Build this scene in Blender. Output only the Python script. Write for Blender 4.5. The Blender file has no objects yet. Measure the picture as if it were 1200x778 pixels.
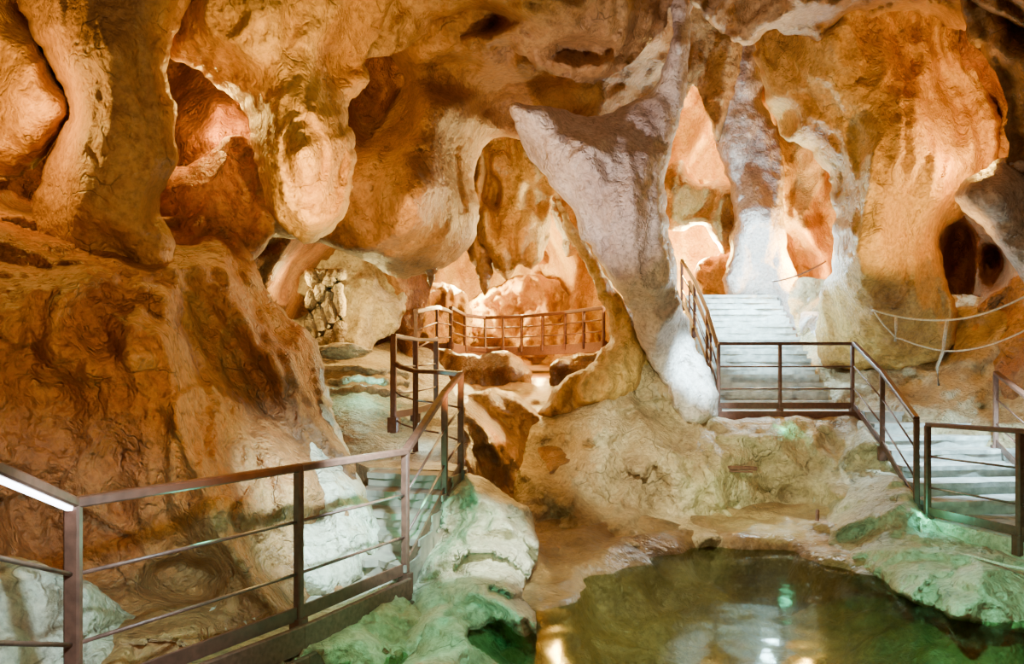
import bpy, bmesh, math, random
import numpy as np
from mathutils import Vector, noise, geometry
C = bpy.context.scene.collection
F, CX, CY, H = 820.0, 600.0, 450.0, 1.8
def P(px, py, d): return Vector(((px-CX)/F*d, d, (CY-py)/F*d+H))
def B(px, z, d): return Vector(((px-CX)/F*d, d, z))

# ---------------------------------------------------------------- materials
def nn(nt, t, **kw):
    n = nt.nodes.new(t)
    for k, v in kw.items(): setattr(n, k, v)
    return n
def rock_mat(name, dark, mid, light, scale=.7, rough=.55, bump=.5, crack=.55, stretch=.4, spec=.5):
    m = bpy.data.materials.new(name); m.use_nodes = True; nt = m.node_tree; L = nt.links.new
    b = nt.nodes['Principled BSDF']
    g = nn(nt, 'ShaderNodeNewGeometry')
    mp = nn(nt, 'ShaderNodeMapping'); mp.inputs['Scale'].default_value = (1, 1, stretch)
    L(g.outputs['Position'], mp.inputs['Vector'])
    n1 = nn(nt, 'ShaderNodeTexNoise'); n1.inputs['Scale'].default_value = scale; n1.inputs['Detail'].default_value = 6; n1.inputs['Roughness'].default_value = .56
    L(mp.outputs[0], n1.inputs['Vector'])
    r = nn(nt, 'ShaderNodeValToRGB'); e = r.color_ramp.elements
    e[0].position = .31; e[0].color = (*dark, 1); e[1].position = .67; e[1].color = (*light, 1)
    k = e.new(.48); k.color = (*mid, 1)
    L(n1.outputs['Fac'], r.inputs['Fac'])
    n2 = nn(nt, 'ShaderNodeTexNoise'); n2.inputs['Scale'].default_value = 17; n2.inputs['Detail'].default_value = 5; n2.inputs['Roughness'].default_value = .7
    L(g.outputs['Position'], n2.inputs['Vector'])
    r2 = nn(nt, 'ShaderNodeValToRGB'); e2 = r2.color_ramp.elements
    e2[0].position = .36; e2[0].color = (.45, .39, .35, 1); e2[1].position = .58; e2[1].color = (1.12, 1.1, 1.05, 1)
    L(n2.outputs['Fac'], r2.inputs['Fac'])
    mx = nn(nt, 'ShaderNodeMix', data_type='RGBA', blend_type='MULTIPLY'); mx.inputs['Factor'].default_value = .65
    L(r.outputs[0], mx.inputs['A']); L(r2.outputs[0], mx.inputs['B'])
    wv = nn(nt, 'ShaderNodeVectorMath', operation='MULTIPLY_ADD')
    n3 = nn(nt, 'ShaderNodeTexNoise'); n3.inputs['Scale'].default_value = 2.2; n3.inputs['Detail'].default_value = 3
    L(g.outputs['Position'], n3.inputs['Vector'])
    L(n3.outputs['Color'], wv.inputs[0]); wv.inputs[1].default_value = (.5, .5, .5); L(g.outputs['Position'], wv.inputs[2])
    vo = nn(nt, 'ShaderNodeTexVoronoi', feature='DISTANCE_TO_EDGE'); vo.inputs['Scale'].default_value = 2.2
    L(wv.outputs[0], vo.inputs['Vector'])
    cr = nn(nt, 'ShaderNodeMapRange'); cr.inputs['From Min'].default_value = 0; cr.inputs['From Max'].default_value = .022; cr.inputs['To Min'].default_value = 1-crack; cr.inputs['To Max'].default_value = 1
    L(vo.outputs['Distance'], cr.inputs['Value'])
    mb = nn(nt, 'ShaderNodeMapRange'); mb.inputs['From Min'].default_value = .48; mb.inputs['From Max'].default_value = .6
    L(n3.outputs['Fac'], mb.inputs['Value'])
    mm = nn(nt, 'ShaderNodeMix', data_type='FLOAT'); L(mb.outputs[0], mm.inputs['Factor']); mm.inputs['A'].default_value = 1; L(cr.outputs[0], mm.inputs['B'])
    pv = nn(nt, 'ShaderNodeTexVoronoi'); pv.inputs['Scale'].default_value = 15; L(wv.outputs[0], pv.inputs['Vector'])
    pm = nn(nt, 'ShaderNodeMapRange'); pm.inputs['From Min'].default_value = .05; pm.inputs['From Max'].default_value = .4; pm.inputs['To Min'].default_value = -.16; pm.inputs['To Max'].default_value = 0
    L(pv.outputs['Distance'], pm.inputs['Value'])
    mc = nn(nt, 'ShaderNodeVectorMath', operation='SCALE'); L(mx.outputs['Result'], mc.inputs[0]); L(mm.outputs['Result'], mc.inputs['Scale'])
    L(mc.outputs[0], b.inputs['Base Color'])
    b.inputs['Roughness'].default_value = rough
    b.inputs['Specular IOR Level'].default_value = spec
    n4 = nn(nt, 'ShaderNodeTexNoise'); n4.inputs['Scale'].default_value = 6.0; n4.inputs['Detail'].default_value = 8; n4.inputs['Roughness'].default_value = .57
    L(g.outputs['Position'], n4.inputs['Vector'])
    ad1 = nn(nt, 'ShaderNodeMath', operation='ADD'); L(pm.outputs[0], ad1.inputs[0]); L(n4.outputs['Fac'], ad1.inputs[1])
    ad2 = nn(nt, 'ShaderNodeMath', operation='MULTIPLY_ADD'); L(mm.outputs['Result'], ad2.inputs[0]); ad2.inputs[1].default_value = .25; L(ad1.outputs[0], ad2.inputs[2])
    bp = nn(nt, 'ShaderNodeBump'); bp.inputs['Strength'].default_value = min(1, bump*1.1); bp.inputs['Distance'].default_value = .18
    L(ad2.outputs[0], bp.inputs['Height']); L(bp.outputs[0], b.inputs['Normal'])
    return m
def plain(name, col, rough=.5, metal=0, nscale=12, var=.35, bump=.1, emit=None):
    m = bpy.data.materials.new(name); m.use_nodes = True; nt = m.node_tree; L = nt.links.new
    b = nt.nodes['Principled BSDF']; g = nn(nt, 'ShaderNodeNewGeometry')
    n = nn(nt, 'ShaderNodeTexNoise'); n.inputs['Scale'].default_value = nscale; n.inputs['Detail'].default_value = 8
    L(g.outputs['Position'], n.inputs['Vector'])
    r = nn(nt, 'ShaderNodeValToRGB'); e = r.color_ramp.elements
    e[0].position = .3; e[0].color = (*[c*(1-var) for c in col], 1); e[1].position = .7; e[1].color = (*[min(1, c*(1+var)) for c in col], 1)
    L(n.outputs['Fac'], r.inputs['Fac']); L(r.outputs[0], b.inputs['Base Color'])
    b.inputs['Roughness'].default_value = rough; b.inputs['Metallic'].default_value = metal
    bp = nn(nt, 'ShaderNodeBump'); bp.inputs['Strength'].default_value = bump; bp.inputs['Distance'].default_value = .03
    L(n.outputs['Fac'], bp.inputs['Height']); L(bp.outputs[0], b.inputs['Normal'])
    if emit:
        b.inputs['Emission Color'].default_value = (*emit[0], 1); b.inputs['Emission Strength'].default_value = emit[1]
    return m
M = {}
M['wall'] = rock_mat('red_brown_limestone', (.12, .042, .012), (.33, .125, .036), (.5, .27, .09), bump=.65)
M['arch'] = rock_mat('smooth_brown_limestone', (.19, .085, .028), (.4, .205, .075), (.57, .36, .16), scale=.6, bump=.45)
M['pale'] = rock_mat('pale_lilac_limestone', (.46, .345, .31), (.64, .51, .47), (.8, .71, .69), scale=1.4, bump=.6, crack=.35)
M['orange'] = rock_mat('orange_limestone', (.28, .115, .024), (.54, .285, .065), (.74, .49, .15), scale=.9, bump=.5)
M['mound'] = rock_mat('tan_limestone', (.28, .18, .09), (.5, .38, .21), (.7, .59, .39), scale=1.2, bump=.6)
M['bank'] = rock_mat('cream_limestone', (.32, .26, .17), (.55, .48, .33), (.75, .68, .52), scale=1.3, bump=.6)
M['basin'] = rock_mat('pool_bed_stone', (.12, .07, .03), (.28, .175, .08), (.42, .3, .16), scale=.9, bump=.4, rough=.3, crack=.2)
M['gully'] = rock_mat('wet_brown_stone', (.11, .045, .016), (.29, .14, .05), (.44, .25, .11), scale=1.0, bump=.4, rough=.3, spec=.6)
M['stone'] = plain('worn_concrete', (.52, .52, .48), .75, nscale=8, var=.35, bump=1)
M['step'] = plain('dull_brown_stone', (.26, .2, .14), .8, nscale=6, bump=.6)
M['metal'] = plain('brown_painted_steel', (.12, .045, .027), .45, .1, nscale=20, var=.3)
M['rod'] = plain('brown_steel_rod', (.14, .06, .04), .42, .15, nscale=20)
M['rope'] = plain('pale_rope', (.7, .62, .5), .8, nscale=60, bump=.5)
M['rust'] = plain('rusty_iron', (.15, .06, .035), .7, .1, nscale=30)
M['led'] = plain('white_light_strip', (.9, .9, 1), .4, emit=((.85, .9, 1), 14))
def water_mat():
    m = bpy.data.materials.new('clear_green_water'); m.use_nodes = True; nt = m.node_tree; L = nt.links.new
    nt.nodes.remove(nt.nodes['Principled BSDF']); out = nt.nodes['Material Output']
    t = nn(nt, 'ShaderNodeBsdfTransparent'); t.inputs[0].default_value = (.64, .74, .54, 1)
    gl = nn(nt, 'ShaderNodeBsdfGlossy'); gl.inputs['Roughness'].default_value = .09; gl.inputs['Color'].default_value = (.62, .66, .55, 1)
    fr = nn(nt, 'ShaderNodeFresnel'); fr.inputs['IOR'].default_value = 1.22
    n = nn(nt, 'ShaderNodeTexNoise'); n.inputs['Scale'].default_value = 1.6; n.inputs['Detail'].default_value = 2
    bp = nn(nt, 'ShaderNodeBump'); bp.inputs['Strength'].default_value = .16; bp.inputs['Distance'].default_value = .1
    g = nn(nt, 'ShaderNodeNewGeometry'); L(g.outputs['Position'], n.inputs['Vector']); L(n.outputs['Fac'], bp.inputs['Height'])
    L(bp.outputs[0], gl.inputs['Normal']); L(bp.outputs[0], fr.inputs['Normal'])
    mx = nn(nt, 'ShaderNodeMixShader'); L(fr.outputs[0], mx.inputs[0]); L(t.outputs[0], mx.inputs[1]); L(gl.outputs[0], mx.inputs[2]); L(mx.outputs[0], out.inputs['Surface'])
    return m
M['water'] = water_mat()

# ---------------------------------------------------------------- object helpers
def tag(o, label, cat, group=None, kind=None):
    o['label'] = label; o['category'] = cat
    if group: o['group'] = group
    if kind: o['kind'] = kind
    return o
def structure(o): o['kind'] = 'structure'; return o
def empty(name, loc, label, cat, group=None):
    o = bpy.data.objects.new(name, None); o.location = loc; o.empty_display_size = .2; C.objects.link(o)
    return tag(o, label, cat, group)
def link_mesh(name, verts, faces, mat, parent=None, smooth=True, base=None, offset=None):
    vs = [Vector(v) for v in verts]
    if parent is not None:
        par = parent; w = Vector((0, 0, 0))
        while par is not None: w += par.location; par = par.parent
        off = w
    else:
        xs = [v.x for v in vs]; ys = [v.y for v in vs]; zs = [v.z for v in vs]
        off = base or Vector(((min(xs)+max(xs))/2, (min(ys)+max(ys))/2, min(zs)))
    me = bpy.data.meshes.new(name); me.from_pydata([v-off for v in vs], [], faces); me.update()
    me.materials.append(M[mat])
    if smooth: me.polygons.foreach_set('use_smooth', [True]*len(me.polygons))
    o = bpy.data.objects.new(name, me); C.objects.link(o)
    if parent is not None: o.parent = parent
    else: o.location = off
    return o
class MB:
    def __init__(s): s.v = []; s.f = []
    def beam(s, p, q, w, h, up=Vector((0, 0, 1))):
        p = Vector(p); q = Vector(q); d = (q-p).normalized()
        side = d.cross(up)
        if side.length < 1e-4: side = Vector((1, 0, 0))
        side.normalize(); u = side.cross(d).normalized(); n = len(s.v)
        bv = min(w, h)*.18
        prof = [(-w/2+bv, -h/2), (w/2-bv, -h/2), (w/2, -h/2+bv), (w/2, h/2-bv), (w/2-bv, h/2), (-w/2+bv, h/2), (-w/2, h/2-bv), (-w/2, -h/2+bv)]
        for c in (p, q):
            for a, b in prof: s.v.append(c+side*a+u*b)
        k = 8
        for i in range(k): s.f.append((n+i, n+(i+1) % k, n+k+(i+1) % k, n+k+i))
        s.f.append(tuple(n+i for i in reversed(range(k)))); s.f.append(tuple(n+k+i for i in range(k)))
        return s
    def tube(s, pts, r, seg=8, flat=1):
        pts = [Vector(p) for p in pts]; n0 = len(s.v)
        for i, p in enumerate(pts):
            d = (pts[min(i+1, len(pts)-1)]-pts[max(i-1, 0)]).normalized()
            a = d.cross(Vector((0, 0, 1)))
            if a.length < .05: a = d.cross(Vector((1, 0, 0)))
            a.normalize(); b = a.cross(d)
            rr = r[i] if isinstance(r, (list, tuple)) else r
            for k in range(seg):
                t = 2*math.pi*k/seg; s.v.append(p+a*math.cos(t)*rr+b*math.sin(t)*rr*flat)
        for i in range(len(pts)-1):
            for k in range(seg):
                s.f.append((n0+i*seg+k, n0+(i+1)*seg+k, n0+(i+1)*seg+(k+1) % seg, n0+i*seg+(k+1) % seg))
        s.f.append(tuple(n0+k for k in range(seg))); s.f.append(tuple(n0+(len(pts)-1)*seg+k for k in reversed(range(seg))))
        return s
    def prism(s, poly, z0, z1):
        n = len(s.v); k = len(poly)
        for z in (z0, z1):
            for p in poly: s.v.append(Vector((p[0], p[1], z)))
        for i in range(k): s.f.append((n+i, n+(i+1) % k, n+k+(i+1) % k, n+k+i))
        s.f.append(tuple(n+i for i in reversed(range(k)))); s.f.append(tuple(n+k+i for i in range(k)))
        return s
    def build(s, name, mat, parent=None, smooth=False):
        return link_mesh(name, s.v, s.f, mat, parent, smooth)

def catmull(pts, step):
    n = len(pts); out = []
    for i in range(n):
        p0, p1, p2, p3 = [np.array(pts[(i+k-1) % n][:2], float) for k in range(4)]
        m = max(1, int(np.linalg.norm(p2-p1)/step))
        for j in range(m):
            t = j/m
            out.append(.5*((2*p1)+(-p0+p2)*t+(2*p0-5*p1+4*p2-p3)*t*t+(-p0+3*p1-3*p2+p3)*t**3))
    return np.array(out)
def tps(ctrl, q, lam=.03):
    """thin plate spline through the control depths"""
    c = np.array(ctrl, float); xy = c[:, :2]/100; z = c[:, 2]; n = len(c); q = q/100
    def U(r2): return .5*r2*np.log(r2+1e-9)
    K = U(((xy[:, None]-xy[None])**2).sum(2))+np.eye(n)*lam
    Pm = np.hstack([np.ones((n, 1)), xy]); A = np.zeros((n+3, n+3)); A[:n, :n] = K; A[:n, n:] = Pm; A[n:, :n] = Pm.T
    s = np.linalg.solve(A, np.concatenate([z, np.zeros(3)]))
    r = U(((q[:, None]-xy[None])**2).sum(2))@s[:n]+s[n]+q@s[n+1:]
    return np.clip(r, z.min()-.4, z.max()+.6)
def rock(name, outline, mat, d=None, inner=(), R=60, bulge=.7, back=.7, step=8, amp=.18, ns=.9, seed=0, fold=0, foldk=9, sheet=False, edge=6, scal=1.0, facet=.12, fs=1.6, holes=()):
    ctrl = [(p[0], p[1], p[2] if len(p) > 2 else d) for p in outline]+list(inner)
    bd = catmull(outline, step)
    for i in range(len(bd)):
        nv = noise.noise_vector(Vector((bd[i][0]*.025, bd[i][1]*.025, seed*7.3)))+.6*noise.noise_vector(Vector((bd[i][0]*.07, bd[i][1]*.07, seed*3.3)))+.25*noise.noise_vector(Vector((bd[i][0]*.16, bd[i][1]*.16, seed*2.3)))
        bd[i] += np.array((nv[0], nv[1]))*edge
    x0, y0 = bd.min(0); x1, y1 = bd.max(0)
    gx, gy = np.meshgrid(np.arange(x0, x1, step), np.arange(y0, y1, step*.87))
    gx = gx+(np.arange(gx.shape[0]) % 2)[:, None]*step*.5
    g = np.stack([gx.ravel(), gy.ravel()], 1)
    a = bd; b = np.roll(bd, -1, 0)
    def inside(q):
        c = np.zeros(len(q), bool)
        for i in range(len(a)):
            cond = ((a[i, 1] > q[:, 1]) != (b[i, 1] > q[:, 1]))
            xx = (b[i, 0]-a[i, 0])*(q[:, 1]-a[i, 1])/((b[i, 1]-a[i, 1]) or 1e-9)+a[i, 0]
            c ^= cond & (q[:, 0] < xx)
        return c
    def dist(q):
        r = np.full(len(q), 1e9)
        for i in range(len(a)):
            ab = b[i]-a[i]; t = np.clip(((q-a[i])@ab)/(ab@ab+1e-9), 0, 1)
            r = np.minimum(r, np.linalg.norm(q-a[i]-t[:, None]*ab, axis=1))
        return r
    g = g[inside(g)]; g = g[dist(g) > step*.55]
    vin = [Vector((p[0], -p[1])) for p in bd]+[Vector((p[0], -p[1])) for p in g]
    nb = len(bd)
    vo, _, fo, *_ = geometry.delaunay_2d_cdt(vin, [(i, (i+1) % nb) for i in range(nb)], [], 1, 1e-4)
    q = np.array([(v[0], -v[1]) for v in vo])
    D = dist(q); base = tps(ctrl, q)
    t = np.clip(D/R, 0, 1); gg = np.sqrt(1-(1-t)**2)
    hol = np.zeros(len(q))
    for hx, hy, rx, ry, hd in holes:
        u = np.sqrt(((q[:, 0]-hx)/rx)**2+((q[:, 1]-hy)/ry)**2); hol += hd/(1+np.exp((u-1)*7))
    so = Vector((seed*3.1, seed*1.7, seed*5.3))
    def disp(p, tt):
        s = Vector((p.x, p.y, p.z*.5))*ns+so
        wq = s+noise.noise_vector(s*.9)*.3
        v = noise.fractal(s, 1.0, 2.1, 7)*amp*1.1
        v += (abs(noise.noise(wq*.8+Vector((9, 3, 1))))*2-.45)*amp*1.3
        v -= (1-min(1, abs(noise.noise(wq*1.9+Vector((2, 8, 5))))*5))*amp*.25       # sharp raised ribs
        f1 = noise.voronoi(wq*1.5)[0][0]; f2 = noise.voronoi(wq*3.4+Vector((4, 4, 4)))[0][0]
        v += (.42-f1)*amp*1.3*scal*tt+(.42-f2)*amp*.48*scal
        v += abs(noise.noise(wq*4.2))*amp*.3
        if facet:
            fp = (p+so)*fs+noise.noise_vector(p*1.5)*.25; c0 = noise.voronoi(fp)[1][0]
            v += (c0-fp).dot(noise.noise_vector(c0*3.7+Vector((.5, .3, .7))))*facet
        if fold: v += abs(math.sin(p.x*foldk+noise.noise(s*1.5)*3))*-fold
        return v
    V = []; idf = []; idb = []
    for i in range(len(q)):
        dd = base[i]-(0 if sheet else bulge*gg[i]); p = P(q[i, 0], q[i, 1], dd); e = disp(p, 1 if sheet else t[i]**.5)+hol[i]
        V.append(P(q[i, 0], q[i, 1], dd+e)); idf.append(len(V)-1)
        if not sheet:
            if D[i] < .5: idb.append(len(V)-1)
            else:
                V.append(P(q[i, 0], q[i, 1], max(dd+e+.08, base[i]+back*gg[i]+.12+e))); idb.append(len(V)-1)
    Fc = [tuple(idf[k] for k in f) for f in fo]
    if not sheet: Fc += [tuple(idb[k] for k in reversed(f)) for f in fo if not all(idb[k] == idf[k] for k in f)]
    return link_mesh(name, V, Fc, mat)
def boulder(name, c, r, mat, seed=0, amp=.25, sub=5):
    bm = bmesh.new(); bmesh.ops.create_icosphere(bm, subdivisions=sub, radius=1)
    so = Vector((seed*2.3, seed*4.1, seed))
    V = []
    for v in bm.verts:
        p = v.co.copy(); k = 1+amp*noise.fractal(p*1.3+so, .9, 2, 5)+amp*.5*abs(noise.noise(p*2.2+so))
        V.append(Vector(c)+Vector((p.x*r[0], p.y*r[1], p.z*r[2]))*k)
    Fc = [tuple(v.index for v in f.verts) for f in bm.faces]; bm.free()
    return link_mesh(name, V, Fc, mat)
def spike(name, top, length, r, mat, seed=0, up=False, parent=None):
    V = []; Fc = []; n = 18; m = 24; top = Vector(top)
    for i in range(m+1):
        t = i/m; rr = r*(1-t)**.6*(1+.18*math.sin(t*17+seed))+.004
        for k in range(n):
            a = 2*math.pi*k/n; q = rr*(1+.25*noise.noise(Vector((math.cos(a)*2, math.sin(a)*2, t*4+seed))))
            V.append(top+Vector((math.cos(a)*q, math.sin(a)*q, (1 if up else -1)*t*length)))
    for i in range(m):
        for k in range(n):
            f = (i*n+k, i*n+(k+1) % n, (i+1)*n+(k+1) % n, (i+1)*n+k); Fc.append(f if up else f[::-1])
    return link_mesh(name, V, Fc, mat, parent)

# ---------------------------------------------------------------- setting: cave shell
structure(rock('wall_back', [(150, -150), (1150, -150), (1150, 620), (150, 620)], 'orange', d=28, inner=[(600, 300, 27), (540, 300, 29), (640, 250, 24), (690, 300, 24), (600, 420, 26)], sheet=True, step=7, amp=1.2, ns=.45, seed=1, facet=.5, fs=.8))
structure(rock('wall_passage', [(740, -60, 14), (1060, -60, 14), (1060, 440, 14.5), (740, 440, 17)], 'orange', d=16, inner=[(820, 150, 18), (820, 290, 19.5), (830, 220, 17.5), (940, 250, 15.8), (880, 330, 17.5)], sheet=True, step=5, amp=.6, ns=.9, seed=2, facet=.3))
structure(rock('wall_left_rear', [(-200, -120, 7.4), (480, -120, 9.5), (480, 440, 13.2), (300, 440, 12.5), (-200, 440, 7)], 'wall', d=9, inner=[(230, 180, 8.2), (60, 230, 8.6), (200, 130, 8.8), (270, 220, 7.9), (400, 340, 13)], sheet=True, step=6, amp=.4, ns=.8, seed=3))
structure(rock('wall_left', [(-220, 205, 5.2), (-60, 215, 6.2), (0, 225, 6.7), (60, 240, 6.9), (110, 255, 7), (150, 258, 7.2), (200, 248, 7.4), (250, 250, 7.5), (285, 270, 7.4), (305, 325, 7.3), (335, 368, 7.3), (370, 395, 7.4), (380, 440, 7.5), (388, 485, 7.2), (412, 535, 6.9), (430, 590, 6.5), (447, 640, 6.2), (445, 720, 5.7), (350, 790, 4.9), (100, 850, 4), (-220, 950, 3.4)],
     'wall', inner=[(60, 400, 5.1), (150, 500, 5.1), (250, 450, 5.8), (200, 620, 5.1), (320, 600, 5.8), (60, 640, 4.5), (100, 310, 5.7), (330, 500, 6.3), (20, 740, 4.0), (230, 310, 6.3), (0, 270, 5.7)], R=70, bulge=.35, back=1.5, step=4.5, amp=.32, ns=1.1, seed=4, facet=.25, fs=1.3, holes=[(38, 232, 30, 16, .9), (215, 682, 45, 25, .5), (120, 375, 30, 45, .25)]))
structure(rock('ceiling', [(380, -160, 7), (1350, -160, 6), (1350, 30, 7), (1240, 44, 7.6), (1180, 26, 8.4), (1120, 34, 9.4), (1060, 12, 9.8), (1010, 24, 10), (960, 50, 10.2), (910, 34, 10), (870, 52, 9.8), (835, 32, 9.4), (812, 8), (790, 10), (765, 58), (735, 84), (690, 93), (640, 82), (605, 58), (560, 62), (520, 42), (480, 52), (430, 72, 7.5), (395, 40, 7)], 'arch', d=8.9, inner=[(600, -20, 7.8), (700, 40, 8.3), (1050, -60, 8), (800, -20, 9)], R=80, bulge=.5, back=1.5, step=4.5, amp=.32, ns=1.15, seed=5, facet=.18, edge=10, holes=[(560, 25, 35, 14, .5), (680, 60, 40, 14, .5)]))
structure(rock('wall_arch', [(285, 300, 9.0), (318, 279, 8.8), (380, 290, 9), (430, 311, 9.2), (470, 324, 9.4), (515, 318, 9.8), (545, 292, 10), (561, 255, 10.3), (553, 205, 10.6), (572, 168, 11), (600, 163, 11), (650, 200, 11), (700, 250, 11), (745, 290, 11), (768, 240, 11), (770, 120, 11), (782, 60, 10), (782, -100, 9), (300, -100, 8), (270, 150, 9)],
     'arch', inner=[(500, 220, 8.6), (520, 130, 9.5), (450, 110, 9.9), (430, 210, 9.1), (440, 275, 8.8), (600, 110, 10), (690, 140, 10.6), (560, 80, 9.6), (700, 40, 9.8)], R=55, bulge=.6, back=.6, step=4.5, amp=.25, ns=.85, seed=86, facet=.12, holes=[(450, 120, 36, 60, .8), (620, 120, 60, 30, .9), (530, 90, 40, 24, .6)]))
structure(rock('wall_niche', [(270, 270, 11.6), (400, 270, 12.6), (520, 290, 13.5), (500, 330, 13.5), (478, 352, 13), (470, 385, 12.5), (440, 402, 12.2), (430, 425, 11.8), (360, 430, 11.6), (290, 440, 11.4)], 'mound', d=12, inner=[(350, 360, 12.8), (420, 340, 12.7)], R=40, bulge=.3, back=.5, step=4, amp=.26, ns=1.3, seed=7, facet=.3, holes=[(347, 360, 18, 12, .8)]))
structure(rock('wall_right', [(1060, -80, 11), (1400, -80, 8.5), (1400, 460, 8.5), (1060, 460, 12)], 'wall', inner=[(1130, 300, 12.4), (1165, 310, 11.8), (1150, 220, 11.2), (1190, 380, 10.5)], d=11, sheet=True, step=5, amp=.4, ns=.9, seed=8, holes=[(1124, 315, 18, 50, 1.4), (1166, 312, 16, 24, 1.2)]))
structure(rock('floor_right_slope', [(935, 330, 14.4), (1060, 345, 12.8), (1200, 350, 11), (1420, 370, 9.5), (1420, 640, 7.2), (1190, 640, 8), (1000, 560, 9.5), (955, 470, 11.4), (935, 400, 13.4)], 'mound', inner=[(1000, 430, 11.8), (1100, 430, 11), (1100, 500, 9.9), (1180, 460, 9.8)], sheet=True, step=5, amp=.2, ns=1.3, seed=9, facet=.25))
structure(rock('floor_left_slope', [(355, 400, 12.2), (400, 408, 12.4), (450, 402, 13), (490, 404, 14), (530, 450, 11.5), (548, 505, 8.9), (552, 570, 7.4), (500, 680, 5.9), (360, 745, 5.2), (350, 560, 8), (350, 440, 10.5)], 'mound', inner=[(430, 440, 10.4), (450, 500, 9), (470, 600, 6.9)], sheet=True, step=4.5, amp=.08, ns=1.4, seed=10))
structure(rock('floor_gully', [(470, 444, 16), (560, 450, 15.5), (640, 450, 15.5), (760, 440, 15), (760, 480, 11.5), (690, 600, 8.6), (700, 660, 7.9), (600, 700, 7), (520, 640, 7.4), (500, 520, 9.5), (480, 460, 12.6)], 'gully', inner=[(590, 476, 12.8), (585, 520, 10.4), (600, 570, 9.0), (650, 620, 8.3), (550, 500, 9.8), (640, 500, 10.6)], sheet=True, step=4.5, amp=.16, ns=1.4, seed=11))
structure(rock('floor_chamber', [(440, 412, 28), (780, 412, 28), (780, 450, 15), (620, 456, 15), (440, 452, 15)], 'gully', sheet=True, step=5, amp=.08, ns=.8, seed=12, edge=1))

dp = [(-.9, 2.2), (-.75, 4.6), (-.15, 5.4), (.2, 5.8), (.75, 6.4), (1.35, 7.05), (2.16, 7.75), (2.85, 7.7), (3.15, 7.1), (3.4, 6.3), (3.9, 5.6), (4.8, 5.0), (6.6, 4.0), (6.2, 2.2)]
def pool_bed():
    nx, ny = 200, 170; V = []; Fc = []
    def sd(x, y):
        r = 1e9; ins = False; n = len(dp)
        for i in range(n):
            ax, ay = dp[i]; bx, by = dp[(i+1) % n]
            t = max(0, min(1, ((x-ax)*(bx-ax)+(y-ay)*(by-ay))/((bx-ax)**2+(by-ay)**2)))
            r = min(r, math.hypot(x-ax-t*(bx-ax), y-ay-t*(by-ay)))
            if (ay > y) != (by > y) and x < (bx-ax)*(y-ay)/(by-ay)+ax: ins = not ins
        return -r if ins else r
    for j in range(ny+1):
        for i in range(nx+1):
            x = -3+11*i/nx; y = 2+8.6*j/ny
            s = sd(x, y)+noise.noise(Vector((x*1.3, y*1.3, 3)))*.45+noise.noise(Vector((x*3.4, y*3.4, 8)))*.14
            k = max(0, min(1, (y-5.2)/1.8)); k = k*k*(3-2*k)
            if s < 0: z = -.55*(1-math.exp(s*3.0))
            else:
                z = (.2*k-.04*(1-k))*(1-math.exp(-s*4))
                z += .04*k*math.sin(s*9+noise.noise(Vector((x, y, 1)))*3)*min(1, s*3)     # rounded rims of flowstone
            z += noise.fractal(Vector((x, y, 0))*1.3, .9, 2, 5)*(.05 if s > 0 else .05+.16*min(1, -s*2))
            V.append((x, y, z))
    for j in range(ny):
        for i in range(nx):
            a = j*(nx+1)+i; Fc.append((a, a+1, a+nx+2, a+nx+1))
    return link_mesh('floor_pool_bed', V, Fc, 'basin')
structure(pool_bed())
wt = link_mesh('pool_water', [(-2.6, 2.2, 0), (7.6, 2.2, 0), (7.6, 10, 0), (-2.6, 10, 0)], [(0, 1, 2, 3)], 'water'); tag(wt, 'still clear green water of the dark cave pool', 'water')

# ---------------------------------------------------------------- rock formations
def R_(name, label, cat, *a, group=None, **k): return tag(rock(name, *a, **k), label, cat, group)
R_('rock_fin', 'bright orange rock fin at the top left edge beside the smooth column', 'rock formation',
   [(-160, -90), (0, -70), (28, 10), (60, 62), (82, 122), (66, 165), (42, 200), (0, 212), (-160, 225)], 'orange', d=6.6, R=50, bulge=.5, seed=20, step=4, amp=.2, fold=.14, foldk=5)
R_('rock_column', 'smooth brown rock column descending from ceiling at the left, above the rough wall', 'rock formation',
   [(0, -90), (245, -90), (220, 0), (204, 48), (198, 92), (208, 140), (206, 182), (196, 215), (190, 250), (204, 290), (190, 330), (130, 345), (75, 322), (40, 270), (50, 200), (72, 150), (76, 115), (50, 60), (18, 0)], 'arch', d=6.1, inner=[(130, 60, 5.5), (130, 150, 5.65), (115, 240, 5.8), (130, 310, 6.1)], R=55, bulge=.45, seed=121, step=4, amp=.16, ns=.9, facet=.08)
R_('hanging_rock', 'big orange hanging rock lobe with rounded drooping tip', 'rock formation',
   [(202, -90), (480, -90), (455, 20), (432, 68), (434, 98), (408, 122), (416, 165), (412, 220), (400, 260), (372, 283), (342, 276), (315, 245), (304, 200), (292, 155), (273, 112), (235, 82), (199, 68), (194, 20)], 'orange', d=6.9, inner=[(355, 180, 6.2), (360, 240, 6.5), (350, 90, 6.6), (395, 85, 7.2), (250, 20, 6.2)], R=55, bulge=.5, seed=52, step=4, amp=.19, ns=1.15, scal=.8, edge=8, facet=.08)
R_('recess_boulder', 'rounded rock lump in the recess under the ceiling, left of the hanging lobe', 'rock formation',
   [(150, 200), (185, 185), (225, 190), (262, 160), (300, 170), (312, 220), (322, 270), (290, 310), (200, 310), (150, 290), (144, 235)], 'wall', d=7.6, R=50, bulge=.4, seed=23, step=4, amp=.26, ns=1.2)
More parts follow.
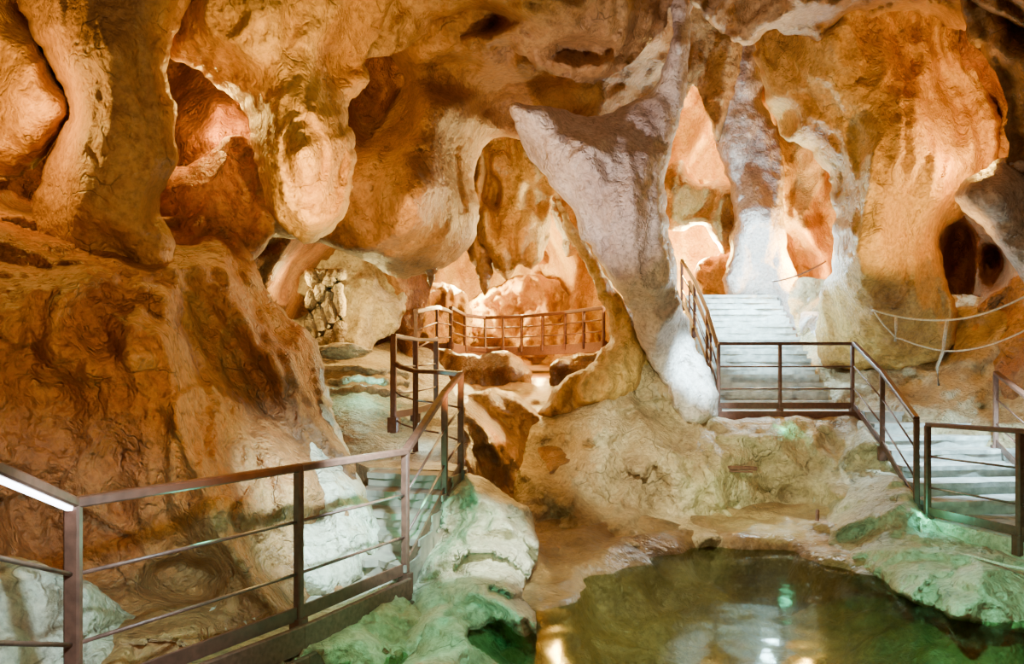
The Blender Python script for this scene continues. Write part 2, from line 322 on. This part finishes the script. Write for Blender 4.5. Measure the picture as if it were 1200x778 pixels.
R_('hanging_column', 'pale lilac hanging rock with pointed flap on left, tapering to a foot beside the stairs', 'rock formation',
   [(597, 122, 8.3), (628, 124, 8.3), (660, 129), (700, 134), (738, 124), (766, 104), (780, 70), (785, 0), (788, -60), (812, -60), (808, 40), (804, 100), (794, 150), (786, 190), (779, 230), (786, 285), (796, 340), (812, 390, 9.9), (830, 440, 10.1), (840, 490, 10.1), (806, 496, 9.9), (778, 450, 9.7), (756, 410, 9.7), (742, 372, 9.6), (716, 330), (690, 290), (668, 245), (638, 208), (612, 170)], 'pale', d=9.0, inner=[(680, 180, 8.5), (740, 240, 8.5), (760, 330, 9.0), (795, 50, 8.3)], R=30, bulge=.4, back=.6, seed=24, step=4, amp=.17, ns=1.3, edge=6, facet=.16)
R_('brown_ledge', 'ribbed brown rock ledge running diagonally under the pale hanging rock to the mound', 'rock formation',
   [(650, 222), (672, 262), (700, 308), (728, 345), (752, 382), (768, 420), (752, 462), (700, 478), (640, 490), (636, 470), (672, 440), (700, 420), (716, 385), (704, 345), (684, 310), (664, 270)], 'orange', d=10.2, inner=[(700, 455, 9.6)], R=20, bulge=.3, back=.4, seed=25, step=3.5, amp=.18, ns=1.6, fold=.09, foldk=11)
R_('rock_mound', 'broad tan rock mass from the pool up to the pale hanging rock and the platform', 'rock formation',
   [(636, 490, 10), (672, 458, 10.2), (712, 440), (745, 410), (785, 390, 10.5), (808, 410, 10.6), (832, 445, 10.5), (842, 484, 10.2), (900, 490, 10.15), (1000, 486, 10.15), (1020, 530, 9.8), (1040, 580, 9.0), (1020, 660, 8.2), (970, 665, 7.9), (900, 648, 8.1), (840, 648, 7.9), (770, 652, 7.7), (700, 662, 7.4), (645, 650, 7.6), (606, 610, 8.4), (602, 560, 9.0), (620, 516, 9.6)],
   'mound', d=10.1, inner=[(740, 480, 9.5), (690, 540, 9.0), (780, 560, 9.0), (850, 530, 9.4), (920, 540, 9.6), (800, 440, 10.1), (860, 595, 9.0), (950, 595, 9.1), (700, 600, 8.5), (780, 605, 8.6), (850, 625, 8.3)], R=25, bulge=.15, back=.9, seed=66, step=4, amp=.27, ns=1.05, facet=.4, fs=1.2)
R_('grey_column', 'grey lilac rock drape right of the glowing passage', 'rock formation',
   [(836, 60), (832, 120), (844, 180), (856, 225), (858, 270), (850, 310), (850, 345), (892, 352, 15.4), (925, 380, 14.6), (950, 415, 13.6), (970, 425, 13), (968, 385, 13.5), (962, 345), (936, 325), (924, 290), (918, 240), (920, 195), (908, 150), (894, 100), (888, 50), (886, -50), (830, -50)], 'pale', d=15, inner=[(885, 250, 14.6)], R=30, bulge=.6, back=.7, seed=130, step=4, amp=.2, ns=1.0)
R_('rock_pillar', 'massive orange brown rock pillar behind the right railings', 'rock formation',
   [(868, -80, 11), (886, 60, 11.6), (903, 130, 12), (922, 166, 12), (952, 176, 12), (973, 215, 12), (978, 270), (970, 320), (956, 372, 12.4), (965, 425, 12.6), (1050, 440, 12), (1118, 410, 11.5), (1114, 340), (1105, 290), (1112, 262), (1142, 238), (1170, 185), (1174, 130), (1150, 85), (1140, 30), (1200, -80, 9)], 'orange', d=11.2, inner=[(1040, 200, 10.3), (1060, 320, 10.6), (970, 90, 10.8), (1130, 160, 10.9)], R=60, bulge=.7, back=.8, seed=131, step=4, amp=.28, ns=.75, facet=.15, edge=8, holes=[(912, 140, 22, 18, .6), (1112, 130, 30, 50, .5)])
R_('corner_overhang', 'brown rock overhang filling the upper right corner', 'rock formation',
   [(1125, 10), (1162, 72), (1184, 125), (1180, 175), (1205, 205), (1420, 215), (1420, -100), (1100, -100)], 'arch', d=8.6, R=50, bulge=.5, seed=32, step=4.5, amp=.28, ns=1.1, edge=9)
R_('lilac_hump', 'grey lilac rock hump jutting in at right edge above the rope', 'rock formation',
   [(1120, 236), (1124, 216), (1150, 200), (1200, 182), (1420, 170), (1420, 440), (1260, 410), (1216, 362), (1190, 320), (1158, 276)], 'pale', d=8.9, R=45, bulge=.5, seed=33, step=4.5, amp=.26, ns=1.1)
R_('right_bank', 'green lit rock bank sloping into the pool below the right landing', 'rock formation',
   [(952, 600, 9.0), (975, 540, 9.7), (1005, 495, 10), (1040, 520, 9.4), (1062, 570, 8.2), (1080, 600, 7.6), (1120, 628, 7.0), (1200, 655, 6.3), (1420, 700, 5.1), (1420, 1000, 4.0), (1270, 770, 5.0), (1200, 745, 5.3), (1110, 722, 5.65), (1050, 695, 6.1), (995, 662, 7.0), (962, 635, 7.9)], 'bank', inner=[(1060, 640, 6.9), (1150, 685, 5.95), (1010, 580, 8.6)], R=30, bulge=.3, back=.6, seed=134, step=4, amp=.22, ns=1.2, facet=.3)
R_('shore_rock', 'pale cream jagged rock below the stair post at edge of the pool', 'rock formation',
   [(462, 715, 5.4), (498, 650, 6.0), (518, 598, 6.5), (534, 568, 6.8), (560, 556, 6.8), (590, 578, 6.8), (626, 600, 6.7), (632, 650, 6.3), (614, 690, 5.7), (628, 730, 5.3), (622, 800, 4.5), (500, 850, 4.2), (440, 775, 4.8)], 'bank', inner=[(560, 640, 6.0), (590, 620, 6.3), (530, 700, 5.3), (580, 730, 5.0)], R=22, bulge=.15, back=.5, seed=35, step=4, amp=.2, ns=1.6, facet=.8, fs=2.2, edge=7)
R_('shore_boulder', 'low green lit boulder beside the wooden deck edge', 'rock formation',
   [(290, 800, 4.3), (350, 752, 4.65), (420, 722, 5), (465, 695, 5.35), (495, 720, 5.2), (512, 770, 4.8), (530, 850, 4.2), (300, 900, 3.8)], 'mound', inner=[(430, 765, 4.6)], R=28, bulge=.15, back=.4, seed=36, step=4, amp=.14, ns=2.2, facet=.6, fs=2.5)
R_('gully_rock', 'dark brown wet rock wall below the curved railing', 'rock formation',
   [(543, 470, 9.3), (575, 458, 10.5), (620, 470, 10.8), (636, 500, 10.4), (618, 560, 9.6), (590, 600, 8.8), (560, 580, 8.2), (545, 560, 7.9)], 'gully', R=35, bulge=.3, back=.5, seed=37, step=4, amp=.28, ns=1.6)
R_('pale_light_apron', 'added rock slope, paled to stand for blue white light, between the left wall and narrow steps', 'rock formation',  # added rock; its pale colour stands for cool light on the wall foot
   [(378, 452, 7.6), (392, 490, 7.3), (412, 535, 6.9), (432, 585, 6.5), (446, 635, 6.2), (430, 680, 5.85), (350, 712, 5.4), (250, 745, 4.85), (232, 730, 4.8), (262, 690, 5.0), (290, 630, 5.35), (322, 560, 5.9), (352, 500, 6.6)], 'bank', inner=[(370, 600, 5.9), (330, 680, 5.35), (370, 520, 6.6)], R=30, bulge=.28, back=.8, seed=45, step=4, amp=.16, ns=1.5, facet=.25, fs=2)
R_('pale_light_apron', 'added rock slope, paled to stand for cool light, at lower left corner behind the light strip railing', 'rock formation',  # second added slope, cool light of the corner put into its pale colour
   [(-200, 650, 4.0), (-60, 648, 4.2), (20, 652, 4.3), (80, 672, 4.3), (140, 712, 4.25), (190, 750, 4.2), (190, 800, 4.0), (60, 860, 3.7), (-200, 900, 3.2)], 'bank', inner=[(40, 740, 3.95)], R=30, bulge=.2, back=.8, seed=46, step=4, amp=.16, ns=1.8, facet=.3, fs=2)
R_('back_boulder', 'glowing orange mound in the far chamber behind the bridge', 'rock formation',
   [(540, 400), (550, 360), (580, 335), (620, 322), (655, 330), (682, 365), (700, 405), (620, 420)], 'orange', d=25.5, R=35, bulge=.9, back=.6, seed=38, step=3, amp=.8, ns=1.0, facet=.5)
R_('back_ledge', 'orange rock ledge along left side of the far chamber', 'rock formation',
   [(472, 350), (490, 335), (520, 330), (545, 345), (550, 375), (545, 416), (480, 425), (470, 380)], 'orange', d=23.5, R=25, bulge=.6, back=.6, seed=39, step=3, amp=.6, ns=1.0, facet=.4)
R_('stone_curtain', 'ribbed curtain of brown dripstone hanging in the far chamber', 'dripstone',
   [(545, 140), (600, 140), (650, 170), (656, 215), (648, 240), (646, 268), (634, 300), (622, 318), (606, 312), (596, 328), (580, 318), (572, 300), (560, 312), (548, 290), (548, 255), (540, 200)], 'orange', d=14.5, R=25, bulge=.6, back=.5, seed=40, step=3, amp=.3, ns=1.2, fold=.28, foldk=6, holes=[(630, 232, 16, 18, .9), (575, 225, 10, 22, .7)])
R_('chamber_overhang', 'orange rock lip hanging over right part of the far chamber', 'rock formation',
   [(640, 190), (700, 230), (740, 300), (735, 345), (700, 322), (682, 296), (664, 300), (656, 270), (645, 240)], 'orange', d=17, R=25, bulge=.5, back=.5, seed=47, step=4, amp=.35, ns=1.1)
R_('passage_lobe', 'orange rock lobe inside the glowing passage above stairs', 'rock formation',
   [(776, 205), (800, 186), (814, 212), (845, 210), (870, 232), (870, 280), (845, 296), (822, 262), (795, 272), (774, 262)], 'orange', d=15.8, R=22, bulge=.5, back=.4, seed=42, step=4, amp=.3, ns=1.3)
R_('passage_curtain', 'brown rock fold hanging at top of the passage beside the thin column neck', 'rock formation',
   [(796, -40), (880, -40), (862, 90), (850, 150), (836, 165), (824, 122), (812, 104), (800, 128), (792, 110)], 'arch', d=14.2, R=22, bulge=.5, back=.4, seed=48, step=4, amp=.24, ns=1.3)
R_('passage_sill', 'amber rock sill just above the top stair', 'rock formation',
   [(812, 318), (830, 300), (856, 296), (868, 325), (862, 352), (826, 350)], 'orange', d=16.4, R=18, bulge=.4, back=.4, seed=49, step=4, amp=.25, ns=1.4)
R_('bridge_pier', 'brown wet rock wall under left half of the far bridge', 'rock formation',
   [(505, 414, 17.8), (560, 416), (608, 418), (620, 436), (612, 466), (560, 478), (505, 476)], 'gully', d=16.4, R=16, bulge=.35, back=.5, seed=43, step=3.5, amp=.3, ns=1.2)
R_('bridge_pier', 'brown wet rock wall under right half of the far bridge', 'rock formation',
   [(652, 418), (700, 411), (770, 405), (765, 480), (700, 480), (655, 470), (644, 440)], 'gully', d=15.6, R=16, bulge=.35, back=.5, seed=44, step=3.5, amp=.3, ns=1.2)
for i, (px, py, d, l, r, lab, mt) in enumerate([(568, 292, 14.1, .95, .22, 'dark pointed stalactite hanging before the bright far chamber', 'gully'), (505, 304, 9.7, .38, .1, 'short stalactite under the left rim of the arch', 'gully')]):
    tag(spike('stalactite', P(px, py, d), l, r, mt, seed=i), lab, 'stalactite')
for i, px in enumerate((365, 376, 387, 398)):
    pts = [P(px+2*math.sin(k*.8+i), 316+k*9, 11.3) for k in range(11)]
    o = MB().tube(pts, [.085*(1+.25*math.sin(k*1.9+i*2))+.03*abs(k-5)/5 for k in range(11)], 12).build('dripstone_pillar', 'mound', None, True)
    tag(o, ['leftmost thin pale dripstone in the row under the arch', 'second thin pale dripstone from left under the arch', 'third thin pale dripstone from left under the arch', 'rightmost thin pale dripstone in the row under the arch'][i], 'stalactite', 'dripstones in the niche under the arch')
tag(boulder('stone', P(398, 412, 10.8), (.45, .3, .12), 'mound', 4), 'flat brown stone below the dripstones', 'rock')

# ---------------------------------------------------------------- stairs and walkways
def stairs(name, label, L0, L1, R0, R1, n, mat='stone', over=.03, base_drop=.45):
    e = empty(name, (L0+R0)/2, label, 'stairs')
    for i in range(n):
        t0 = i/n; t1 = (i+1)/n; rj = random.Random(i*7+n)
        a = L0.lerp(L1, t0); b = R0.lerp(R1, t0); c = R0.lerp(R1, t1+.02); d = L0.lerp(L1, t1+.02)
        z = L0.z+(L1.z-L0.z)*(i+1)/n
        f = (a-d); f.z = 0; f.normalize(); f *= over
        m = MB(); m.prism([(a.x, a.y), (b.x, b.y), (c.x, c.y), (d.x, d.y)], z-base_drop, z-.045)
        N = 9; fr = [a.lerp(b, k/N)+f*(1+rj.uniform(-1.3, 1.6)) for k in range(N+1)]
        m.prism([(q.x, q.y) for q in fr]+[(c.x, c.y), (d.x, d.y)], z-.055, z)
        m.build('step', mat, e)
    return e
stairs('staircase', 'white lit stone staircase climbing from the platform to the passage',
       Vector((3.12, 11.0, 1.4)), Vector((3.66, 14.8, 3.65)), Vector((5.05, 11.0, 1.4)), Vector((5.55, 14.8, 3.65)), 16)
pe = empty('platform', Vector((4.1, 10.4, 1.2)), 'concrete platform between the two right flights, edged with a brown beam', 'platform')
MB().prism([(3.05, 10.35), (5.2, 10.35), (5.6, 11.3), (3.1, 11.3)], 1.25, 1.4).build('slab', 'stone', pe); MB().beam((3.02, 10.33, 1.33), (5.2, 10.33, 1.33), .05, .14).build('edge_beam', 'metal', pe)
stairs('staircase', 'short stone flight descending from platform to the right landing',
       Vector((4.5, 7.6, .37)), Vector((5.2, 10.5, 1.4)), Vector((6.7, 7.9, .37)), Vector((7.2, 10.7, 1.4)), 7)
le = empty('landing', Vector((6, 6.2, .2)), 'concrete landing above the pool at the lower right', 'platform')
MB().prism([(4.5, 7.75), (4.42, 7.45), (4.75, 6.25), (5.2, 4.6), (8, 4.6), (8, 8.2), (6.5, 8.1)], .2, .37).build('slab', 'stone', le)
MB().beam((4.42, 7.45, .27), (4.68, 6.35, .27), .06, .2).beam((4.68, 6.35, .27), (5.2, 4.6, .27), .06, .2).build('edge_beam', 'bank', le)
N0 = Vector((-1.9, 2.1, .70)); N1 = Vector((-2.07, 3.3, .24)); N2 = B(350, .27, 4.43); N3 = B(475, .27, 5.5)
we = empty('walkway', Vector((-2, 4.5, .1)), 'stone walkway with wooden edge board behind the near left railing', 'walkway')
MB().prism([(N1.x, N1.y), (N2.x, N2.y), (N3.x, N3.y), (N3.x-.9, N3.y+.8), (-3.0, 5.0), (-4, 4.5), (-4, 3.2)], .05, .24).build('slab', 'bank', we)
def off(p, n, z=0): return Vector((p.x+n[0], p.y+n[1], p.z+z))
nrm = (.045, -.06)
MB().beam(off(N1, nrm, -.04), off(N2, nrm, -.06), .04, .17).beam(off(N2, nrm, -.06), off(N3, nrm, -.06), .04, .17).build('edge_board', 'rust', we)
MB().beam(off(N1, (.09, -.12), -.2), off(N2, (.09, -.12), -.2), .04, .12).beam(off(N2, (.09, -.12), -.2), off(N3, (.07, -.1), -.2), .04, .12).build('edge_board', 'rust', we)
MB().prism([(-3.4, 1.6), (-1.85, 1.6), (-2.03, 3.3), (-3.6, 3.3)], -.2, .2).build('ramp_base', 'stone', we)
S1 = B(521, .72, 6.5); S2 = B(540, .9, 7.0)
stairs('staircase', 'narrow stone steps beside shore rock behind the left railing',
       Vector((-1.6, 5.9, .25)), Vector((-1.4, 7.3, .92)), Vector((N3.x+.02, 5.5, .25)), Vector((S2.x+.02, 7.0, .92)), 5, mat='step')
te = empty('rimstone_pool', P(430, 450, 10.3), 'pale teal rimstone basin with curved rims at top of the left path', 'rock basin')
for k, (yy, dd, xx) in enumerate([(459, 9.5, 384), (447, 10.2, 388), (436, 11.0, 392)]):
    pts = [P(xx+(478-xx)*t, yy-4*math.sin(math.pi*t)+4*t+1.5*math.sin(t*11+k), dd-.45*math.sin(math.pi*t)+.08*math.sin(t*13+k*2)) for t in [i/22 for i in range(23)]]
    MB().tube(pts, [.05+.015*math.sin(i*1.7+k) for i in range(23)], 8, 1.0).build('rim', 'bank', te, True)
ue = empty('walkway', Vector((-1.2, 8, .9)), 'narrow curved stone path behind the curved railing', 'walkway')
MB().prism([(-.5, 7.0), (-.47, 7.35), (-1.05, 8.35), (-1.35, 8.7), (-2.1, 8.5), (-1.5, 7.3)], .7, .93).build('slab', 'mound', ue)
be = empty('bridge', B(625, 2.7, 21), 'long narrow footbridge crossing the far chamber', 'bridge')
bp_ = [B(508, 2.8, 18.5), B(528, 2.86, 21.2), B(565, 2.86, 22.3), B(620, 2.86, 21.8), B(675, 2.86, 20.6), B(722, 2.86, 19.2)]
m = MB()
for a, b in zip(bp_, bp_[1:]): m.beam(a, b, .9, .16)
m.build('deck', 'metal', be)
def side(i):
    a = bp_[max(i-1, 0)]; b = bp_[min(i+1, len(bp_)-1)]; return Vector(((b-a).y, -(b-a).x, 0)).normalized()*.46
be_pts = [p+side(i) for i, p in enumerate(bp_)]
m = MB()
for a, b in zip(be_pts, be_pts[1:]): m.beam(a+Vector((0, 0, -.05)), b+Vector((0, 0, -.05)), .05, .28)
m.build('edge_beam', 'rust', be)

# ---------------------------------------------------------------- railings
def railing(label, bases, h=1.0, posts=None, pw=.06, rods=(.34, .67), kick=True, led=None, hr=(.065, .05), group=None, rr=.011):
    bases = [Vector(b) for b in bases]; posts = posts or range(len(bases))
    e = empty('railing', bases[0], label, 'railing', group)
    up = Vector((0, 0, h))
    m = MB()
    for a, b in zip(bases, bases[1:]): m.beam(a+up, b+up, *hr)
    m.build('handrail', 'metal', e)
    for f in rods:
        m = MB()
        for a, b in zip(bases, bases[1:]): m.tube([a+up*(1-f), b+up*(1-f)], rr)
        m.build('rail', 'rod', e, True)
    if kick:
        m = MB()
        for a, b in zip(bases, bases[1:]): m.beam(a+Vector((0, 0, .08)), b+Vector((0, 0, .08)), .018, .09)
        m.build('kick_board', 'metal', e)
    for i in posts:
        a = bases[i]; nb = bases[min(i+1, len(bases)-1)]-bases[max(i-1, 0)]; nb.z = 0
        p = MB().beam(a+Vector((0, 0, -.14)), a+up*.99, pw, pw*.75, up=nb.normalized()).build('post', 'metal', e)
        MB().beam(a+Vector((0, 0, -.13)), a+Vector((0, 0, .05)), pw*1.9, pw*1.3, up=nb.normalized()).build('base_plate', 'metal', p)
    if led:
        a, b = bases[led[0]]+up, bases[led[1]]+up; dn = Vector((.0, 0, -.035))
        o = MB().beam(a.lerp(b, .04)+dn, a.lerp(b, .97)+dn, .03, .02).build('light_strip', 'led', e); o['label'] = 'glowing white light strip'
    return e
railing('brown railing nearest the camera with light strip under its handrail', [N0, N1], posts=[0, 1], led=(0, 1), pw=.07)
railing('long brown near railing along the left walkway above the pool', [N1, N2, N3], posts=[1, 2])
railing('sloping brown railing beside the narrow steps above the shore rock', [N3, S1, S2], posts=[1, 2])
railing('curved brown railing round the left bend', [S2, B(515, .93, 7.7), B(487, .95, 8.15), B(470, 1.0, 8.3), B(463, 1.05, 8.4)], posts=[2], kick=False)
railing('tall brown railing standing left of the bend with two close posts', [B(461, 1.35, 8.4), B(487, 1.36, 9.3), B(511, 1.42, 10.3)], posts=[0, 1, 2], h=1.03, pw=.07)
railing('upper brown railing leading towards the far bridge', [B(487, 2.1, 12.5), B(512, 2.5, 15.5), be_pts[0]+Vector((0, 0, -.1))], kick=False, hr=(.09, .09), rr=.018)
u6 = Vector((0, 0, .06))
railing('thin brown railing along the far bridge', [be_pts[0]+u6, be_pts[1]+u6, be_pts[2]+u6, be_pts[2].lerp(be_pts[3], .5)+u6, be_pts[3]+u6, be_pts[3].lerp(be_pts[4], .5)+u6, be_pts[4]+u6, be_pts[4].lerp(be_pts[5], .5)+u6, be_pts[5]+u6], h=.95, kick=False, pw=.09, hr=(.1, .1), rr=.022)
railing('level brown railing on the platform in front of the white staircase', [B(842, 1.4, 10.4), B(914, 1.4, 10.4), B(999, 1.4, 10.4)], pw=.06, rr=.014)
railing('steep brown railing climbing left side of the white staircase', [B(841, 1.45, 10.6), B(829, 2.1, 11.7), B(814, 2.8, 13.1), B(799, 3.45, 14.5)], h=.92, posts=[1, 2, 3], rr=.014)
railing('second slimmer railing line behind the one climbing the white staircase', [B(833, 1.75, 11.3), B(808, 3.0, 14.0)], h=.85, kick=False, pw=.04)
railing('sloping brown railing from the platform down to the right landing', [B(1001, 1.4, 10.3), B(1034, .95, 9.0), B(1074, .42, 7.7)], posts=[1, 2])
railing('brown railing on the right landing in front of the short flight', [B(1087, .37, 7.45), B(1195, .37, 6.4), B(1420, .37, 5.0)], posts=[0, 1, 2], pw=.065)
railing('brown railing at far right edge beyond the short flight', [B(1167, .95, 9.2), B(1208, .62, 8.1), B(1262, .37, 7.2)], pw=.06)

# ---------------------------------------------------------------- ropes, cable, fittings
def sag(a, b, s, n=14): return [a.lerp(b, i/n)-Vector((0, 0, s*4*(i/n)*(1-i/n))) for i in range(n+1)]
re = empty('rope_barrier', P(1100, 450, 9.7), 'pale rope barrier on bent stakes along the rock slope at right', 'rope barrier')
q0 = P(1022, 363, 10.2); q1 = P(1109, 375, 9.6); q2 = P(1230, 330, 8.0)
MB().tube(sag(q0, q1, .05)+sag(q1, q2, .1)[1:], .013).build('rope', 'rope', re, True)
MB().tube([P(1025, 366, 10.2), P(1035, 380, 10.1), P(1050, 396, 10.0)]+sag(P(1056, 397, 10.0), P(1105, 411, 9.6), .02)+sag(P(1105, 411, 9.6), P(1230, 370, 8.0), .12)[1:], .011).build('rope', 'rope', re, True)
MB().tube([P(1110, 374, 9.6), P(1107, 395, 9.6), P(1105, 412, 9.6), P(1098, 430, 9.6), P(1100, 452, 9.6)], [.02, .022, .02, .018, .016]).build('stake', 'rope', re, True)
MB().tube([P(1050, 372, 10.0), P(1050, 385, 10.0), P(1049, 400, 10.0)], .02).build('stake', 'rope', re, True)
tag(MB().tube(sag(P(905, 330, 12.8), P(968, 306, 12.0), .06), .014).build('guide_rope', 'rust', None, True), 'short dark guide rope slung beside the grey column', 'rope')
cb = MB().tube([P(1078, 612, 7.2), P(1082, 632, 6.8), P(1105, 645, 6.5), P(1140, 652, 6.15), P(1180, 663, 5.8), P(1230, 672, 5.5)], .012).build('cable', 'rope', None, True)
tag(cb, 'thin pale cable trailing along edge of the right bank', 'cable')
tag(MB().tube([P(958, 598, 8.2), P(957, 630, 8.0), P(957, 665, 7.6), P(958, 690, 7.4)], .022).build('pipe', 'rust', None, True), 'thin dark upright pipe in the cleft at the pool shore', 'pipe')
fx = MB().beam(P(846, 548, 8.85), P(886, 549, 8.9), .06, .05).beam(P(850, 552, 8.83), P(882, 553, 8.85), .03, .02).build('metal_bracket', 'rust')
tag(fx, 'small rusty metal bar fixed to the rock below the platform', 'bracket')

# ---------------------------------------------------------------- lights
WARM = (1, .56, .1); AMB = (1, .63, .2); GOLD = (1, .76, .26); COOL = (.5, .85, 1); GRN = (.1, 1, .62)
def pt(px, py, d, col, W, r=.06):
    l = bpy.data.lights.new('lamp', 'POINT'); l.color = col; l.energy = W; l.shadow_soft_size = r
    o = bpy.data.objects.new('lamp', l); o.location = P(px, py, d); C.objects.link(o); return o
def spot(a, b, col, W, ang=60, r=.05, blend=.8):
    l = bpy.data.lights.new('spot', 'SPOT'); l.color = col; l.energy = W; l.shadow_soft_size = r; l.spot_size = math.radians(ang); l.spot_blend = blend
    o = bpy.data.objects.new('spot', l); A = P(*a); o.location = A; o.rotation_euler = (P(*b)-A).to_track_quat('-Z', 'Y').to_euler(); C.objects.link(o)
pt(-20, 110, 5.2, WARM, 100); pt(245, 120, 7.5, WARM, 125); pt(60, 235, 7.6, WARM, 6)
spot((410, 330, 5.0), (345, 150, 6.3), WARM, 680, 62)
spot((330, 430, 3.2), (120, 400, 5), WARM, 145, 100)
pt(500, 262, 7.2, WARM, 45); pt(430, 352, 11.2, GOLD, 90); pt(345, 335, 11.1, GOLD, 40); pt(545, 318, 24, GOLD, 3600, .2); pt(655, 275, 19.5, WARM, 1200); pt(600, 350, 22, AMB, 500)
pt(520, 360, 16, AMB, 90); pt(632, 428, 19.5, AMB, 180); pt(612, 262, 12.3, AMB, 100)
pt(815, 300, 17.3, GOLD, 2800, .2); pt(820, 150, 16.5, AMB, 320); pt(948, 300, 14.4, WARM, 650); pt(1150, 180, 9.6, WARM, 150)
spot((1100, 380, 8), (1070, 170, 10.3), WARM, 760, 62)
spot((560, 520, 6), (520, 200, 9), AMB, 480, 58); spot((700, 560, 6), (690, 60, 8.8), AMB, 140, 70)
pt(590, 490, 9.0, WARM, 20); spot((740, 330, 6), (810, 550, 9.2), (.95, .97, .66), 720, 60)
spot((560, 470, 5.5), (690, 190, 8.2), (1, .88, .86), 720, 45); spot((800, 400, 10.8), (868, 200, 14.8), (.95, .85, 1), 340, 40)
spot((870, 330, 8.3), (808, 450, 10.1), COOL, 1900, 38, blend=1)
pt(900, 315, 13.2, COOL, 560); pt(900, 390, 11.6, COOL, 100); spot((880, 230, 10.5), (880, 370, 13), COOL, 3400, 44, blend=1)
spot((520, 420, 4.2), (385, 600, 5.8), COOL, 1900, 56, blend=1); pt(430, 444, 9.4, (.3, 1, .9), 20); spot((230, 480, 2.6), (40, 730, 3.9), COOL, 260, 70)
pt(490, 500, 8.2, COOL, 10); spot((1180, 380, 8.0), (1130, 540, 8.8), COOL, 800, 80); spot((1180, 520, 8.6), (1120, 420, 11), COOL, 100, 100)
spot((560, 640, 3.9), (500, 720, 5.2), GRN, 50, 100); pt(430, 720, 4.1, GRN, 5); pt(500, 585, 5.9, GRN, 14); spot((640, 540, 5), (570, 650, 6), (.8, 1, .86), 320, 50)
spot((1080, 560, 4.6), (1140, 690, 5.8), (.18, 1, .64), 170, 80); spot((900, 590, 7.2), (900, 530, 9.6), (.6, 1, .5), 60, 110); pt(240, 625, 3.9, GRN, 5); pt(920, 500, 9.7, GRN, 4); pt(1085, 600, 7.2, GRN, 6)
spot((820, 380, 5.5), (800, 720, 6), (.9, 1, .75), 260, 70)  # added fill that brightens the pool bed, hangs free in the air
def area(loc, tgt, col, W, s):
    l = bpy.data.lights.new('area', 'AREA'); l.color = col; l.energy = W; l.size = s
    o = bpy.data.objects.new('area', l); o.location = loc; o.rotation_euler = (Vector(tgt)-Vector(loc)).to_track_quat('-Z', 'Y').to_euler(); C.objects.link(o)
area((1, -1.5, 4.5), (0.5, 9, 2), (1, .68, .36), 150, 2)  # added warm fill above and behind the camera, not a cave lamp
wd = bpy.data.worlds.new('World'); bpy.context.scene.world = wd; wd.use_nodes = True
wd.node_tree.nodes['Background'].inputs[0].default_value = (1, .52, .2, 1); wd.node_tree.nodes['Background'].inputs[1].default_value = .08

cam = bpy.data.cameras.new('Camera'); cam.sensor_width = 36; cam.lens = 36*F/1200; cam.shift_y = (CY-389)/1200; cam.clip_end = 200
co = bpy.data.objects.new('Camera', cam); co.location = (0, 0, H); co.rotation_euler = (math.pi/2, 0, 0); C.objects.link(co)
bpy.context.scene.camera = co
